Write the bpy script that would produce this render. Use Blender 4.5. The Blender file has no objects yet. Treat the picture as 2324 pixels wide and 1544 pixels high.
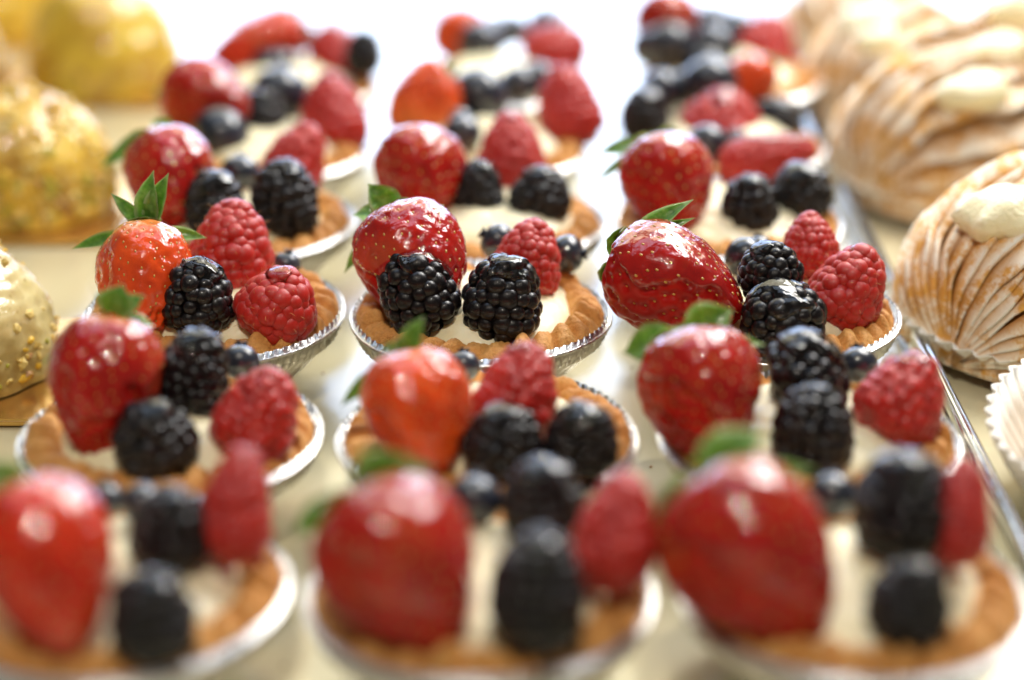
import bpy, math, random
import numpy as np
from mathutils import Vector, Matrix
random.seed(7); RNG = np.random.RandomState(7)
sc = bpy.context.scene
COL = sc.collection
rad = math.radians

# ------------------------------------------------------------------ camera
F, CX, CY = 4387.0, 1162.0, 772.0
TH, H = rad(23), 0.2516
cam_d = bpy.data.cameras.new('camera'); cam = bpy.data.objects.new('camera', cam_d); COL.objects.link(cam)
cam.location = (0, 0, H); cam.rotation_euler = (rad(90) - TH, 0, 0)
cam_d.sensor_width = 36; cam_d.lens = 36 * F / 2324
cam_d.clip_start = 0.02; cam_d.clip_end = 20
cam_d.dof.use_dof = True
cam_d.dof.focus_distance = 0.574
cam_d.dof.aperture_fstop = 3.4
cam_d.dof.aperture_blades = 0
sc.camera = cam
# ------------------------------------------------------------------ render
sc.render.engine = 'CYCLES'
sc.cycles.use_denoising = True
sc.cycles.max_bounces = 8; sc.cycles.transparent_max_bounces = 16
sc.cycles.diffuse_bounces = 4; sc.cycles.glossy_bounces = 4
sc.cycles.sample_clamp_indirect = 6
sc.view_settings.view_transform = 'Standard'; sc.view_settings.look = 'None'
sc.view_settings.exposure = 0.34; sc.view_settings.gamma = 1
# ------------------------------------------------------------------ lights of the shop
w = bpy.data.worlds.new('World'); sc.world = w; w.use_nodes = True
w.node_tree.nodes['Background'].inputs[0].default_value = (1.0, 0.94, 0.82, 1)
w.node_tree.nodes['Background'].inputs[1].default_value = 0.09
def area(name, loc, target, sx, sy, radiance, color):
    d = bpy.data.lights.new(name, 'AREA'); d.shape = 'RECTANGLE'; d.size = sx; d.size_y = sy
    d.energy = radiance * math.pi * sx * sy; d.color = color
    o = bpy.data.objects.new(name, d); COL.objects.link(o); o.location = loc
    o.rotation_euler = (Vector(target) - Vector(loc)).to_track_quat('-Z', 'Y').to_euler()
    return o
area('window_light', (-0.02, 1.95, 0.34), (0.0, 0.5, 0.0), 1.25, 0.58, 5.0, (0.50, 0.66, 1.0))
area('wall_glow', (0.0, 1.75, 0.98), (0.0, 0.5, 0.0), 2.0, 0.56, 2.7, (1.0, 0.92, 0.66))
area('case_lamp', (0.42, 1.02, 0.72), (0.0, 0.62, 0.0), 0.52, 0.30, 17.5, (1.0, 0.975, 0.95))
area('skylight', (-0.15, 1.0, 1.35), (0.0, 0.55, 0.0), 1.3, 0.6, 1.9, (0.60, 0.76, 1.0))
for i in range(3):
    area('ceiling_spot', (-0.10 + 0.05 * i, -0.10 + .02 * i, 1.15), (0, .5, 0), 0.016, 0.016, 2500.0, (1.0, 0.91, 0.78))

# ------------------------------------------------------------------ helpers
CAMR = Vector((1, 0, 0)); CAMU = Vector((0, math.sin(TH), math.cos(TH))); CAMB = Vector((0, -math.cos(TH), math.sin(TH)))
def at(px, py, z):
    """the point of the place at height z seen at that pixel of the photograph, and the pixels per metre there"""
    u = (px - CX) / F; v = (CY - py) / F
    d = Vector((u, math.cos(TH) + v * math.sin(TH), -math.sin(TH) + v * math.cos(TH)))
    t = (z - H) / d.z
    return d * t + Vector((0, 0, H)), F / t
def axis_dir(phi, tau):
    p, t = rad(phi), rad(tau)
    return (CAMR * (math.cos(t) * math.sin(p)) + CAMU * (math.cos(t) * math.cos(p)) + CAMB * math.sin(t)).normalized()
def frame(ax):
    ax = Vector(ax).normalized()
    e = Vector((0, 0, 1)) if abs(ax.z) < .9 else Vector((0, 1, 0))
    x = e.cross(ax).normalized(); y = ax.cross(x)
    return np.array([x, y, ax])          # rows: local axes in world space
def waves(P, freq, seed, octs=3):
    r = np.random.RandomState(seed); out = np.zeros(len(P)); a = 1.0; f = freq; tot = 0
    for o in range(octs):
        for k in range(5):
            v = r.normal(size=3); v /= np.linalg.norm(v)
            out += a * np.sin(P @ v * f * r.uniform(.7, 1.3) * 6.283 + r.uniform(0, 6.28))
        tot += a * 2.2; a *= .5; f *= 2.1
    return out / tot
def mesh(name, V, Fc, mat=None, smooth=True, attrs=None):
    me = bpy.data.meshes.new(name); me.from_pydata([tuple(v) for v in V], [], [tuple(f) for f in Fc])
    if mat: me.materials.append(mat)
    if smooth: me.polygons.foreach_set('use_smooth', [True] * len(me.polygons))
    for k, a in (attrs or {}).items():
        at_ = me.attributes.new(k, 'FLOAT', 'POINT'); at_.data.foreach_set('value', np.asarray(a, dtype=np.float32))
    me.update(); return me
def link(name, me, parent=None, loc=None, **props):
    o = bpy.data.objects.new(name, me); COL.objects.link(o)
    if parent is not None: o.parent = parent
    if loc is not None: o.location = loc
    for k, v in props.items(): o[k] = v
    return o
LABELS = set()
def tag(o, label, cat, group=None):
    assert label not in LABELS, label
    n = len(label.split()); assert 4 <= n <= 16, (n, label)
    LABELS.add(label); o['label'] = label; o['category'] = cat
    if group: o['group'] = group
    return o
def grid_faces(nu, nv, wrap_u=True, off=0):
    """rows of nv rings, each of nu vertices"""
    f = []
    for j in range(nv - 1):
        for i in range(nu if wrap_u else nu - 1):
            a = j * nu + i; b = j * nu + (i + 1) % nu
            f.append((off + a, off + b, off + b + nu, off + a + nu))
    return f
def ico(sub):
    import bmesh
    bm = bmesh.new(); bmesh.ops.create_icosphere(bm, subdivisions=sub, radius=1)
    V = np.array([v.co[:] for v in bm.verts]); Fc = np.array([[v.index for v in f.verts] for f in bm.faces]); bm.free()
    return V, Fc
ICO1, ICO2, ICO3 = ico(1), ico(2), ico(3)
def sstep(a, b, x):
    t = np.clip((x - a) / (b - a), 0, 1); return t * t * (3 - 2 * t)

# ------------------------------------------------------------------ materials
class NT:
    def __init__(s, name):
        s.m = bpy.data.materials.new(name); s.m.use_nodes = True; s.t = s.m.node_tree
        s.b = s.t.nodes['Principled BSDF']; s.out = s.t.nodes['Material Output']
    def n(s, typ, **kw):
        nd = s.t.nodes.new(typ)
        for k, v in kw.items():
            if k.startswith('i_'): nd.inputs[k[2:].replace('_', ' ')].default_value = v
            else: setattr(nd, k, v)
        return nd
    def l(s, a, b): s.t.links.new(a, b)
    def coord(s): return s.n('ShaderNodeTexCoord').outputs['Object']
    def noise(s, scale, detail=4, rough=.55, dist=0, vec=None):
        nd = s.n('ShaderNodeTexNoise'); nd.inputs['Scale'].default_value = scale; nd.inputs['Detail'].default_value = detail
        nd.inputs['Roughness'].default_value = rough; nd.inputs['Distortion'].default_value = dist
        s.l(vec if vec is not None else s.coord(), nd.inputs['Vector']); return nd
    def ramp(s, fac, stops):
        r = s.n('ShaderNodeValToRGB'); cr = r.color_ramp
        while len(cr.elements) < len(stops): cr.elements.new(.5)
        for e, (p, c) in zip(cr.elements, stops):
            e.position = p; e.color = (*c, 1) if len(c) == 3 else c
        s.l(fac, r.inputs[0]); return r.outputs[0]
    def bump(s, h, strength, dist, normal=None):
        b = s.n('ShaderNodeBump'); b.inputs['Strength'].default_value = strength; b.inputs['Distance'].default_value = dist
        s.l(h, b.inputs['Height'])
        if normal is not None: s.l(normal, b.inputs['Normal'])
        return b.outputs[0]
    def attr(s, name): 
        a = s.n('ShaderNodeAttribute'); a.attribute_name = name; return a.outputs['Fac']
    def mix(s, fac, a, b, mode='MIX'):
        m = s.n('ShaderNodeMix', data_type='RGBA', blend_type=mode)
        for sock, v in ((m.inputs[0], fac), (m.inputs[6], a), (m.inputs[7], b)):
            if isinstance(v, (int, float)): sock.default_value = v
            elif isinstance(v, tuple): sock.default_value = (*v, 1)
            else: s.l(v, sock)
        return m.outputs[2]
    def math(s, op, a, b=None, clamp=False):
        m = s.n('ShaderNodeMath', operation=op, use_clamp=clamp)
        for sock, v in ((m.inputs[0], a), (m.inputs[1], b)):
            if v is None: continue
            if isinstance(v, (int, float)): sock.default_value = v
            else: s.l(v, sock)
        return m.outputs[0]
    def set(s, **kw):
        for k, v in kw.items():
            sock = s.b.inputs[k.replace('_', ' ')]
            if isinstance(v, (int, float)): sock.default_value = v
            elif isinstance(v, tuple): sock.default_value = (*v, 1) if len(v) == 3 and sock.type == 'RGBA' else v
            else: s.l(v, sock)
        return s
def SSS(t, wgt, scale, r=(1, .4, .2)):
    t.b.inputs['Subsurface Weight'].default_value = wgt; t.b.inputs['Subsurface Scale'].default_value = scale
    t.b.inputs['Subsurface Radius'].default_value = r

# strawberry: colour of each berry from the object colour, paler at the shoulder
t = NT('strawberry_skin')
oi = t.n('ShaderNodeObjectInfo')
nz = t.noise(90, 3); nz2 = t.noise(700, 2)
c = t.mix(t.ramp(nz.outputs[0], [(.35, (0, 0, 0)), (.7, (1, 1, 1))]), oi.outputs['Color'], t.mix(1.0, oi.outputs['Color'], (.62, .45, .5), 'MULTIPLY'))
c = t.mix(t.attr('shoulder'), c, (.85, .34, .09))
gl = t.attr('glaze')
wv = t.noise(150, 1.0, .5, 2.0); wv2 = t.noise(430, 1.5, .5, 1.6)
hh = t.math('ADD', wv.outputs[0], t.math('MULTIPLY', wv2.outputs[0], .40))
cn = t.bump(hh, .5, .0020)
t.l(t.attr('ripple'), cn.node.inputs['Strength'])
fine = t.bump(nz2.outputs[0], .25, .0004)
t.set(Base_Color=c, Roughness=t.math('SUBTRACT', .36, t.math('MULTIPLY', gl, .14)), Specular_IOR_Level=.22, Normal=fine,
      Coat_Weight=t.math('ADD', .12, t.math('MULTIPLY', gl, .9), True), Coat_Roughness=.03, Coat_IOR=1.58, Coat_Normal=cn)
SSS(t, .16, .002, (1, .2, .1)); M_STRAW = t.m
t = NT('strawberry_seed'); t.set(Base_Color=(.55, .30, .05), Roughness=.3, Coat_Weight=.6, Coat_Roughness=.1); M_SEED = t.m
t = NT('sepal_green')
nz = t.noise(500, 3); c = t.ramp(nz.outputs[0], [(.3, (.05, .14, .012)), (.55, (.12, .27, .03)), (.8, (.28, .42, .10))])
c = t.mix(t.attr('edge'), c, (.42, .50, .24))
t.set(Base_Color=c, Roughness=.42, Coat_Weight=.35, Coat_Roughness=.12, Normal=t.bump(nz.outputs[0], .4, .0006)); SSS(t, .15, .001, (.5, 1, .2)); M_LEAF = t.m
# blackberry
t = NT('blackberry_skin'); oi = t.n('ShaderNodeObjectInfo')
nz = t.noise(260, 3); c = t.ramp(nz.outputs[0], [(.3, (.003, .003, .003)), (.62, (.008, .006, .007)), (.85, (.028, .010, .012))])
t.set(Base_Color=c, Roughness=.26, Specular_IOR_Level=.25, Coat_Weight=.28, Coat_Roughness=.06, Normal=t.bump(t.noise(1500, 3).outputs[0], .25, .0002)); M_BLACK = t.m
# raspberry
t = NT('raspberry_skin')
nz = t.noise(330, 3); c = t.ramp(nz.outputs[0], [(.3, (.33, .005, .003)), (.6, (.52, .014, .007)), (.85, (.70, .06, .03))])
t.set(Base_Color=c, Roughness=.38, Sheen_Weight=.2, Sheen_Roughness=.4, Sheen_Tint=(1, .55, .5), Coat_Weight=.12, Coat_Roughness=.2, Normal=t.bump(t.noise(1700, 3).outputs[0], .3, .0002))
SSS(t, .30, .003, (1, .2, .15)); M_RASP = t.m
# blueberry
t = NT('blueberry_skin')
nz = t.noise(160, 4); c = t.ramp(nz.outputs[0], [(.35, (.006, .008, .014)), (.7, (.020, .028, .050))])
t.set(Base_Color=c, Roughness=.34, Coat_Weight=.9, Coat_Roughness=.05, Coat_Normal=t.bump(t.noise(200, 2, .5, 1.2).outputs[0], .35, .001)); M_BLUE = t.m
# clear glaze lying over berries
t = NT('clear_glaze'); t.t.nodes.remove(t.b)
tr = t.n('ShaderNodeBsdfTransparent'); g = t.n('ShaderNodeBsdfGlossy'); g.inputs['Roughness'].default_value = .03
fr = t.n('ShaderNodeFresnel'); fr.inputs[0].default_value = 1.48
bn = t.bump(t.noise(220, 1.0, .5, 1.2).outputs[0], .30, .0016); t.l(bn, g.inputs['Normal']); t.l(bn, fr.inputs['Normal'])
mx = t.n('ShaderNodeMixShader'); t.l(fr.outputs[0], mx.inputs[0]); t.l(tr.outputs[0], mx.inputs[1]); t.l(g.outputs[0], mx.inputs[2]); t.l(mx.outputs[0], t.out.inputs[0]); M_GLAZE = t.m
t = NT('berry_hair'); t.set(Base_Color=(.62, .34, .10), Roughness=.35); M_HAIR = t.m
# cream
t = NT('pastry_cream'); nz = t.noise(260, 5, .6)
c = t.ramp(t.noise(60, 3).outputs[0], [(.3, (.90, .80, .50)), (.7, (.95, .88, .64))])
t.set(Base_Color=c, Roughness=.38, Coat_Weight=.15, Coat_Roughness=.25, Normal=t.bump(nz.outputs[0], .35, .0009)); SSS(t, .25, .004, (1, .8, .5)); M_CREAM = t.m
# crust
t = NT('baked_crust')
n1 = t.noise(120, 5, .65); n2 = t.noise(900, 4, .7)
c = t.ramp(n1.outputs[0], [(.28, (.48, .18, .030)), (.5, (.70, .32, .075)), (.75, (.86, .49, .15))])
c = t.mix(t.attr('tone'), c, (.70, .37, .14))
c = t.mix(t.ramp(n2.outputs[0], [(.50, (0, 0, 0)), (.72, (.40, .40, .40))]), c, (.30, .10, .02))
t.set(Base_Color=c, Roughness=.58, Specular_IOR_Level=.35, Coat_Weight=.10, Coat_Roughness=.4,
      Normal=t.bump(n2.outputs[0], .8, .0012, t.bump(n1.outputs[0], .5, .0025))); SSS(t, .08, .002, (1, .6, .3)); M_CRUST = t.m
# foil
t = NT('crinkled_foil'); n1 = t.noise(240, 4, .6)
t.set(Base_Color=(.80, .79, .77), Metallic=1.0, Roughness=.28, Normal=t.bump(n1.outputs[0], .5, .0012)); M_FOIL = t.m
# tray metal
t = NT('satin_tray_metal'); co = t.coord()
mp = t.n('ShaderNodeMapping'); mp.inputs['Scale'].default_value = (260, 8, 60); t.l(co, mp.inputs[0])
n1 = t.noise(1, 4, .6, vec=mp.outputs[0]); n2 = t.noise(14, 4, .6)
t.set(Base_Color=t.mix(n2.outputs[0], (.66, .59, .36), (.74, .67, .45)), Metallic=.24, Coat_Weight=1.0, Coat_Roughness=.13, Coat_IOR=1.55, Roughness=t.ramp(n2.outputs[0], [(.3, (.28,) * 3), (.7, (.38,) * 3)]), Normal=t.bump(n1.outputs[0], .06, .0003)); M_TRAY = t.m
t = NT('polished_tray_rim'); t.set(Base_Color=(.86, .87, .86), Metallic=1.0, Roughness=.14, Normal=t.bump(t.noise(60, 2).outputs[0], .1, .001)); M_RIM = t.m
t = NT('dark_case_gap'); t.set(Base_Color=(.02, .02, .018), Roughness=.5); M_DARK = t.m
t = NT('white_shelf_laminate'); t.set(Base_Color=t.ramp(t.noise(5, 3).outputs[0], [(.3, (.80, .80, .80)), (.7, (.86, .86, .85))]), Roughness=.22, Coat_Weight=.4, Coat_Roughness=.12); M_SHELF = t.m
t = NT('gold_card'); n1 = t.noise(40, 3); t.set(Base_Color=(.80, .50, .16), Metallic=.9, Roughness=.22, Normal=t.bump(n1.outputs[0], .12, .002)); M_GOLD = t.m
# yellow dome cakes
t = NT('yellow_dome_glaze'); n1 = t.noise(55, 4)
oi = t.n('ShaderNodeObjectInfo')
c = t.mix(t.ramp(n1.outputs[0], [(.38, (0, 0, 0)), (.64, (1, 1, 1))]), oi.outputs['Color'], t.mix(1.0, oi.outputs['Color'], (.62, .50, .34), 'MULTIPLY'))
c = t.mix(t.ramp(t.noise(420, 3).outputs[0], [(.62, (0, 0, 0)), (.70, (.6, .6, .6))]), c, (.34, .24, .06))
t.set(Base_Color=c, Roughness=.35, Coat_Weight=.9, Coat_Roughness=.06, Coat_Normal=t.bump(t.noise(90, 3, .6, 1).outputs[0], .6, .002)); SSS(t, .3, .006, (1, .8, .3)); M_DOME = t.m
def flat(name, col, **kw):
    t = NT(name); nz = t.noise(600, 3); t.set(Base_Color=t.mix(nz.outputs[0], col, tuple(x * .6 for x in col)), Roughness=.5, **kw); return t.m
M_CRUMBS = [flat('pistachio_crumb', (.50, .46, .05)), flat('golden_crumb', (.94, .58, .05)), flat('pale_nut_crumb', (.90, .66, .20)), flat('toasted_crumb', (.50, .24, .06))]
# shell pastry
t = NT('flaky_pastry_leaf'); n1 = t.noise(70, 4, .6); n2 = t.noise(420, 5, .7)
c = t.ramp(n1.outputs[0], [(.3, (.60, .27, .035)), (.55, (.82, .43, .075)), (.8, (.93, .60, .17))])
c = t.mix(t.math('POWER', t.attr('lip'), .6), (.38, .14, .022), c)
sug = t.math('MULTIPLY', t.ramp(t.noise(95, 10, .82).outputs[0], [(.44, (0, 0, 0)), (.53, (1, 1, 1))]), t.attr('lip'))
c = t.mix(sug, c, (.94, .91, .80))
t.set(Base_Color=c, Roughness=.62, Normal=t.bump(n2.outputs[0], .6, .0012)); M_FLAKE = t.m
t = NT('baking_paper'); t.set(Base_Color=(.84, .80, .72), Roughness=.6, Normal=t.bump(t.noise(300, 3).outputs[0], .2, .0005)); SSS(t, .2, .002, (1, .9, .8)); M_PAPER = t.m
t = NT('whipped_filling'); t.set(Base_Color=(.96, .88, .58), Roughness=.36, Normal=t.bump(t.noise(160, 5, .6).outputs[0], .6, .003)); SSS(t, .25, .004, (1, .8, .5)); M_FILL = t.m

# ------------------------------------------------------------------ setting
def box(x0, x1, y0, y1, z0, z1, bev=0.0):
    import bmesh
    bm = bmesh.new(); bmesh.ops.create_cube(bm, size=1)
    for v in bm.verts:
        v.co.x = x0 if v.co.x < 0 else x1; v.co.y = y0 if v.co.y < 0 else y1; v.co.z = z0 if v.co.z < 0 else z1
    if bev: bmesh.ops.bevel(bm, geom=bm.edges[:], offset=bev, segments=3, affect='EDGES')
    V = [v.co[:] for v in bm.verts]; Fc = [[v.index for v in f.verts] for f in bm.faces]; bm.verts.index_update(); bm.free(); return V, Fc
def boxobj(name, b, mat, parent=None, smooth=False, **props):
    return link(name, mesh(name, b[0], b[1], mat, smooth), parent, **props)
boxobj('shelf', box(-2.2, 2.2, -.35, 2.6, -.05, -.006), M_SHELF, kind='structure')
YB = 1.045                                                   # the back ends of the trays
def tray(x0, x1, label, flange_left, flange_right):
    o = boxobj('tray', box(x0, x1, .12, YB, -.0035, 0.0, .0006), M_TRAY)
    tag(o, label, 'tray')
    def wall(xa, xb, ya, yb): return boxobj('rim', box(xa, xb, ya, yb, -.0015, .012, .0008), M_RIM, o, True)
    if flange_left: wall(x0 - .0016, x0, .12, YB)
    if flange_right: wall(x1, x1 + .0016, .12, YB)
    boxobj('back_lip', box(x0, x1, YB + .0002, YB + .0018, -.0035, .0012), M_RIM, o)
    return o
tray(-.60, .1288, 'satin metal tray carrying the fruit tarts and the yellow dome cakes', True, True)
tray(.1326, .60, 'satin metal tray carrying the sugared shell pastries', True, True)

# ------------------------------------------------------------------ tarts
ZR, D = .022, .0822
def foil_mesh(seed, R):
    r = np.random.RandomState(seed); nu = 360; th = np.arange(nu) * 2 * math.pi / nu
    fl = np.sin(th * 78 + .4 * np.sin(th * 5)); V = []
    prof = []   # (radius, z, flute amplitude)
    prof += [(.50, -.0195 / R, .0), (.52, -.0205 / R, .006), (.54, -.0200 / R, .012), (.74, -.0120 / R, .014), (.955, -.0022 / R, .016)]
    for a in np.linspace(-150, 150, 9):                        # the rolled bead
        prof.append((1 - .0135 + .0150 * math.cos(rad(a)), .001 / R + .0150 * math.sin(rad(a)), 0))
    prof += [(.962, .003 / R, .010), (.93, -.0045 / R, .014), (.73, -.0114 / R, .012), (.51, -.0188 / R, .012)]
    wob = 1 + .006 * np.sin(2 * th + r.uniform(0, 6)) + .004 * np.sin(3 * th + r.uniform(0, 6)) + .0018 * np.sin(11 * th + r.uniform(0, 6))
    zw = .010 * np.sin(2 * th + r.uniform(0, 6)) + .006 * np.sin(3 * th + r.uniform(0, 6))
    notch = np.zeros(nu)
    for k in range(84): 
        c = (k + r.uniform(-.3, .3)) * 2 * math.pi / 84; d = np.abs((th - c + math.pi) % (2 * math.pi) - math.pi)
        notch += np.exp(-(d / .011) ** 2) * r.uniform(.3, 1)
    for j, (pr, pz, am) in enumerate(prof):
        bead = 5 <= j < 14
        rr = pr * wob + am * fl
        zz = pz + zw * (0 if j < 3 or j == len(prof) - 1 else 1)
        if bead:
            cr = 1 - .0135; k = 1 - .34 * np.clip(notch, 0, 1) + .06 * np.sin(th * 31 + j)
            rr = (cr + (pr - cr) * k) * wob; zz = .001 / R + (pz - .001 / R) * k + zw
        V.append(np.stack([R * rr * np.cos(th), R * rr * np.sin(th), R * zz], 1))
    nv = len(prof); V = np.concatenate(V); Fc = grid_faces(nu, nv)
    a = len(V); V = np.concatenate([V, [[0, 0, -.0195], [0, 0, -.0188]]])
    Fc += [(a, (i + 1) % nu, i) for i in range(nu)] + [(a + 1, (nv - 1) * nu + i, (nv - 1) * nu + (i + 1) % nu) for i in range(nu)]
    return mesh('foil_cup', V, Fc, M_FOIL)
def crust_mesh(seed, R, hi):
    r = np.random.RandomState(seed + 50); nu = 760 if hi else 420; th = np.arange(nu) * 2 * math.pi / nu
    prof = [(.67, -.16), (.69, .02), (.705, .055), (.725, .070), (.75, .078), (.775, .082), (.80, .080), (.825, .074), (.85, .066), (.875, .054), (.90, .040), (.925, .020), (.945, -.004), (.91, -.08), (.70, -.26), (.48, -.43)]
    n = 29 + seed % 3; ph = .35 * np.sin(3 * th + r.uniform(0, 6)) + .25 * np.sin(5 * th + r.uniform(0, 6)) + .18 * np.sin(8 * th + r.uniform(0, 6))
    V = []; tone = []
    big = 1 + .35 * np.sin(2 * th + r.uniform(0, 6)) * .5 + .2 * np.sin(7 * th + r.uniform(0, 6))
    ecc = .018 * np.cos(th + r.uniform(0, 6))
    for j, (pr, pz) in enumerate(prof):
        x = (n * th + ph * 3 + (pr - .78) * 20) / math.pi
        rope = np.abs(np.sin(x * math.pi / 2)) ** .55                      # rounded crimps with sharp creases
        skew = .5 + .5 * np.cos(n * th + ph * 3 + (pr - .78) * 20 - 1.2)
        act = sstep(.70, .76, pr) * (1 - sstep(.90, .95, pr)) if 1 <= j <= 12 else 0
        lobe = 1 + .38 * np.sin(np.floor(x / 2 + .0) * 2.399 + seed) + .2 * np.sin(np.floor(x / 2) * 5.1); lobe = lobe * rope + (1 - rope)
        z = pz + act * (.105 * (rope - .55) * lobe + .018 * skew) * big
        rr = pr + act * .012 * (rope - .5) + ecc * (1 if pr < .9 else .4)
        V.append(np.stack([R * rr * np.cos(th), R * rr * np.sin(th), R * z], 1)); tone.append(np.clip(act * (rope - .4) * .25, 0, 1) if j > 0 else np.zeros(nu))
    V = np.concatenate(V); tone = np.concatenate(tone)
    V[:, 2] += waves(V, 620, seed + 33, 2) * .00014 * (np.hypot(V[:, 0], V[:, 1]) > .69 * R)
    nn = waves(V, 260, seed + 9, 3); V[:, 2] += nn * .00035; s = 1 + waves(V, 160, seed + 10, 2)[:, None] * .006; V[:, :2] *= s
    return mesh('tart', V, grid_faces(nu, len(prof)), M_CRUST, attrs={'tone': tone})
def cream_mesh(seed, R, dents):
    nu, nv = 120, 34; th = np.arange(nu) * 2 * math.pi / nu; V = []
    r = np.random.RandomState(seed + 70); ph = r.uniform(0, 6)
    for j in range(nv):
        q = (j + .0) / (nv - 1)
        ed = .715 + .022 * np.sin(3 * th + ph) + .014 * np.sin(5 * th + 2 * ph)
        rr = q * ed; z = .005 + (.23 if seed < 12 else .28) * (1 - q ** 3.2) ** .65
        z = z + .012 * np.sin(2 * th - q * 9 + ph) * q * (1 - q) * 4           # the turn of the piping
        V.append(np.stack([R * rr * np.cos(th), R * rr * np.sin(th), R * z * np.ones(nu)], 1))
    V = np.concatenate(V); V[:, 2] += waves(V, 75, seed + 3, 3) * .0007
    V[:, :2] *= 1 + (waves(V, 60, seed + 4, 2) * .02)[:, None]
    return mesh('cream', V, grid_faces(nu, nv), M_CREAM)

ROWN = {'D': 'front row', 'C': 'second row', 'B': 'third row', 'A': 'fourth row', 'S': 'fifth row', 'T': 'back row'}
CN = ['left', 'middle', 'right']
TARTS = {'D1': (262, 1352), 'D2': (1088, 1352), 'D3': (1932, 1350), 'C1': (391, 998), 'C2': (1107, 1000), 'C3': (1833, 998),
         'B1': (489, 720), 'B2': (1092, 722), 'B3': (1743, 718), 'A1': (545, 516), 'A2': (1115, 515), 'A3': (1650, 512),
         'S1': (600, 350), 'S2': (1098, 350), 'S3': (1640, 345), 'T1': (654, 206), 'T2': (1125, 200), 'T3': (1656, 190)}
TPOS = {}
for i, (k, (px, py)) in enumerate(TARTS.items()):
    p, s = at(px, py, ZR); TPOS[k] = p
    where = CN[int(k[1]) - 1] + ' tart of the ' + ROWN[k[0]]
    R = D / 2
    f = link('foil_cup', foil_mesh(i, R), loc=p); f.rotation_euler.z = RNG.uniform(0, 6)
    tag(f, 'silver foil cup under the ' + where, 'foil cup', 'foil cups under the fruit tarts')
    c = link('tart', crust_mesh(i, R, k[0] in 'BC'), loc=p + Vector((0, 0, .0006)))
    tag(c, 'crimped brown tart shell filled with cream, ' + where.replace(' tart', ''), 'tart', 'fruit tarts in foil cups')
    link('cream', cream_mesh(i, R, None), c)

r_ = np.random.RandomState(3); bv_, bf_ = ICO1; vv_ = []
for k in range(170):
    x_, y_ = r_.uniform(-.15, .127), r_.uniform(.36, .95); q_ = r_.uniform(.00015, .00055) * (1.6 if r_.rand() < .1 else 1)
    vv_.append(bv_ * [q_ * r_.uniform(.7, 1.6), q_, q_ * .7] * (1 + r_.uniform(-.3, .3, (len(bv_), 1))) + [x_, y_, q_ * .5])
link('crumbs', mesh('crumbs', np.concatenate(vv_), [tuple(int(x) + m * len(bv_) for x in f) for m in range(len(vv_)) for f in bf_], M_CRUMBS[3], False), kind='stuff', label='tiny brown crumbs scattered over the tray between the tarts')
# ------------------------------------------------------------------ fruit
def fruit_pose(key, px, py, hw, hl, phi, tau, h):
    if key[0] in 'ST': hw, hl = hw * 1.19, hl * 1.15
    c, s = at(px, py, ZR + h * D)
    d = c - TPOS[key]
    if math.hypot(d.x, d.y) > .40 * D: print('FAR', key, (px, py), round(d.x / D, 2), round(d.y / D, 2))
    return c, hw / s, hl / s, axis_dir(phi, tau)
def blade(base, tip, width, up, seed, bend=.25):
    """a sepal: a pointed, folded leaf blade of real thickness from base to tip"""
    base, tip, up = np.array(base), np.array(tip), np.array(up)
    L = np.linalg.norm(tip - base); d = (tip - base) / L; side = np.cross(d, up); side /= np.linalg.norm(side); nrm = np.cross(side, d)
    n, m = 15, 7; V = []; ed = []
    r = np.random.RandomState(seed); tw = r.uniform(-.5, .5)
    for layer in (1, -1):
        for i in range(n):
            u = i / (n - 1); wd = width * .5 * (math.sin(math.pi * min(1, u * .80 + .16)) ** .75) * (1 - u ** 5) + width * .01
            c = base + d * L * u + nrm * bend * L * math.sin(math.pi * u * .8)
            a = tw * u; sd = side * math.cos(a) + nrm * math.sin(a); nd = nrm * math.cos(a) - side * math.sin(a)
            for j in range(m):
                v = j / (m - 1) * 2 - 1
                V.append(c + sd * v * wd + nd * (abs(v) ** 1.4 * wd * .45 + .06 * wd * math.sin(u * 22 + v * 3)) + nd * layer * .00016 * (1 - abs(v) * .7)); ed.append(max(0, abs(v) - .75) * 3.2 + max(0, u - .85) * 4)
    Fc = grid_faces(m, n, False) + [tuple(reversed(f)) for f in grid_faces(m, n, False, n * m)]
    k = n * m
    for i in range(n - 1):
        for j in (0, m - 1):
            a = i * m + j; Fc.append((a, a + m, a + m + k, a + k))
    return mesh('sepal', V, Fc, M_LEAF, attrs={'edge': np.clip(ed, 0, 1)})
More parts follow.
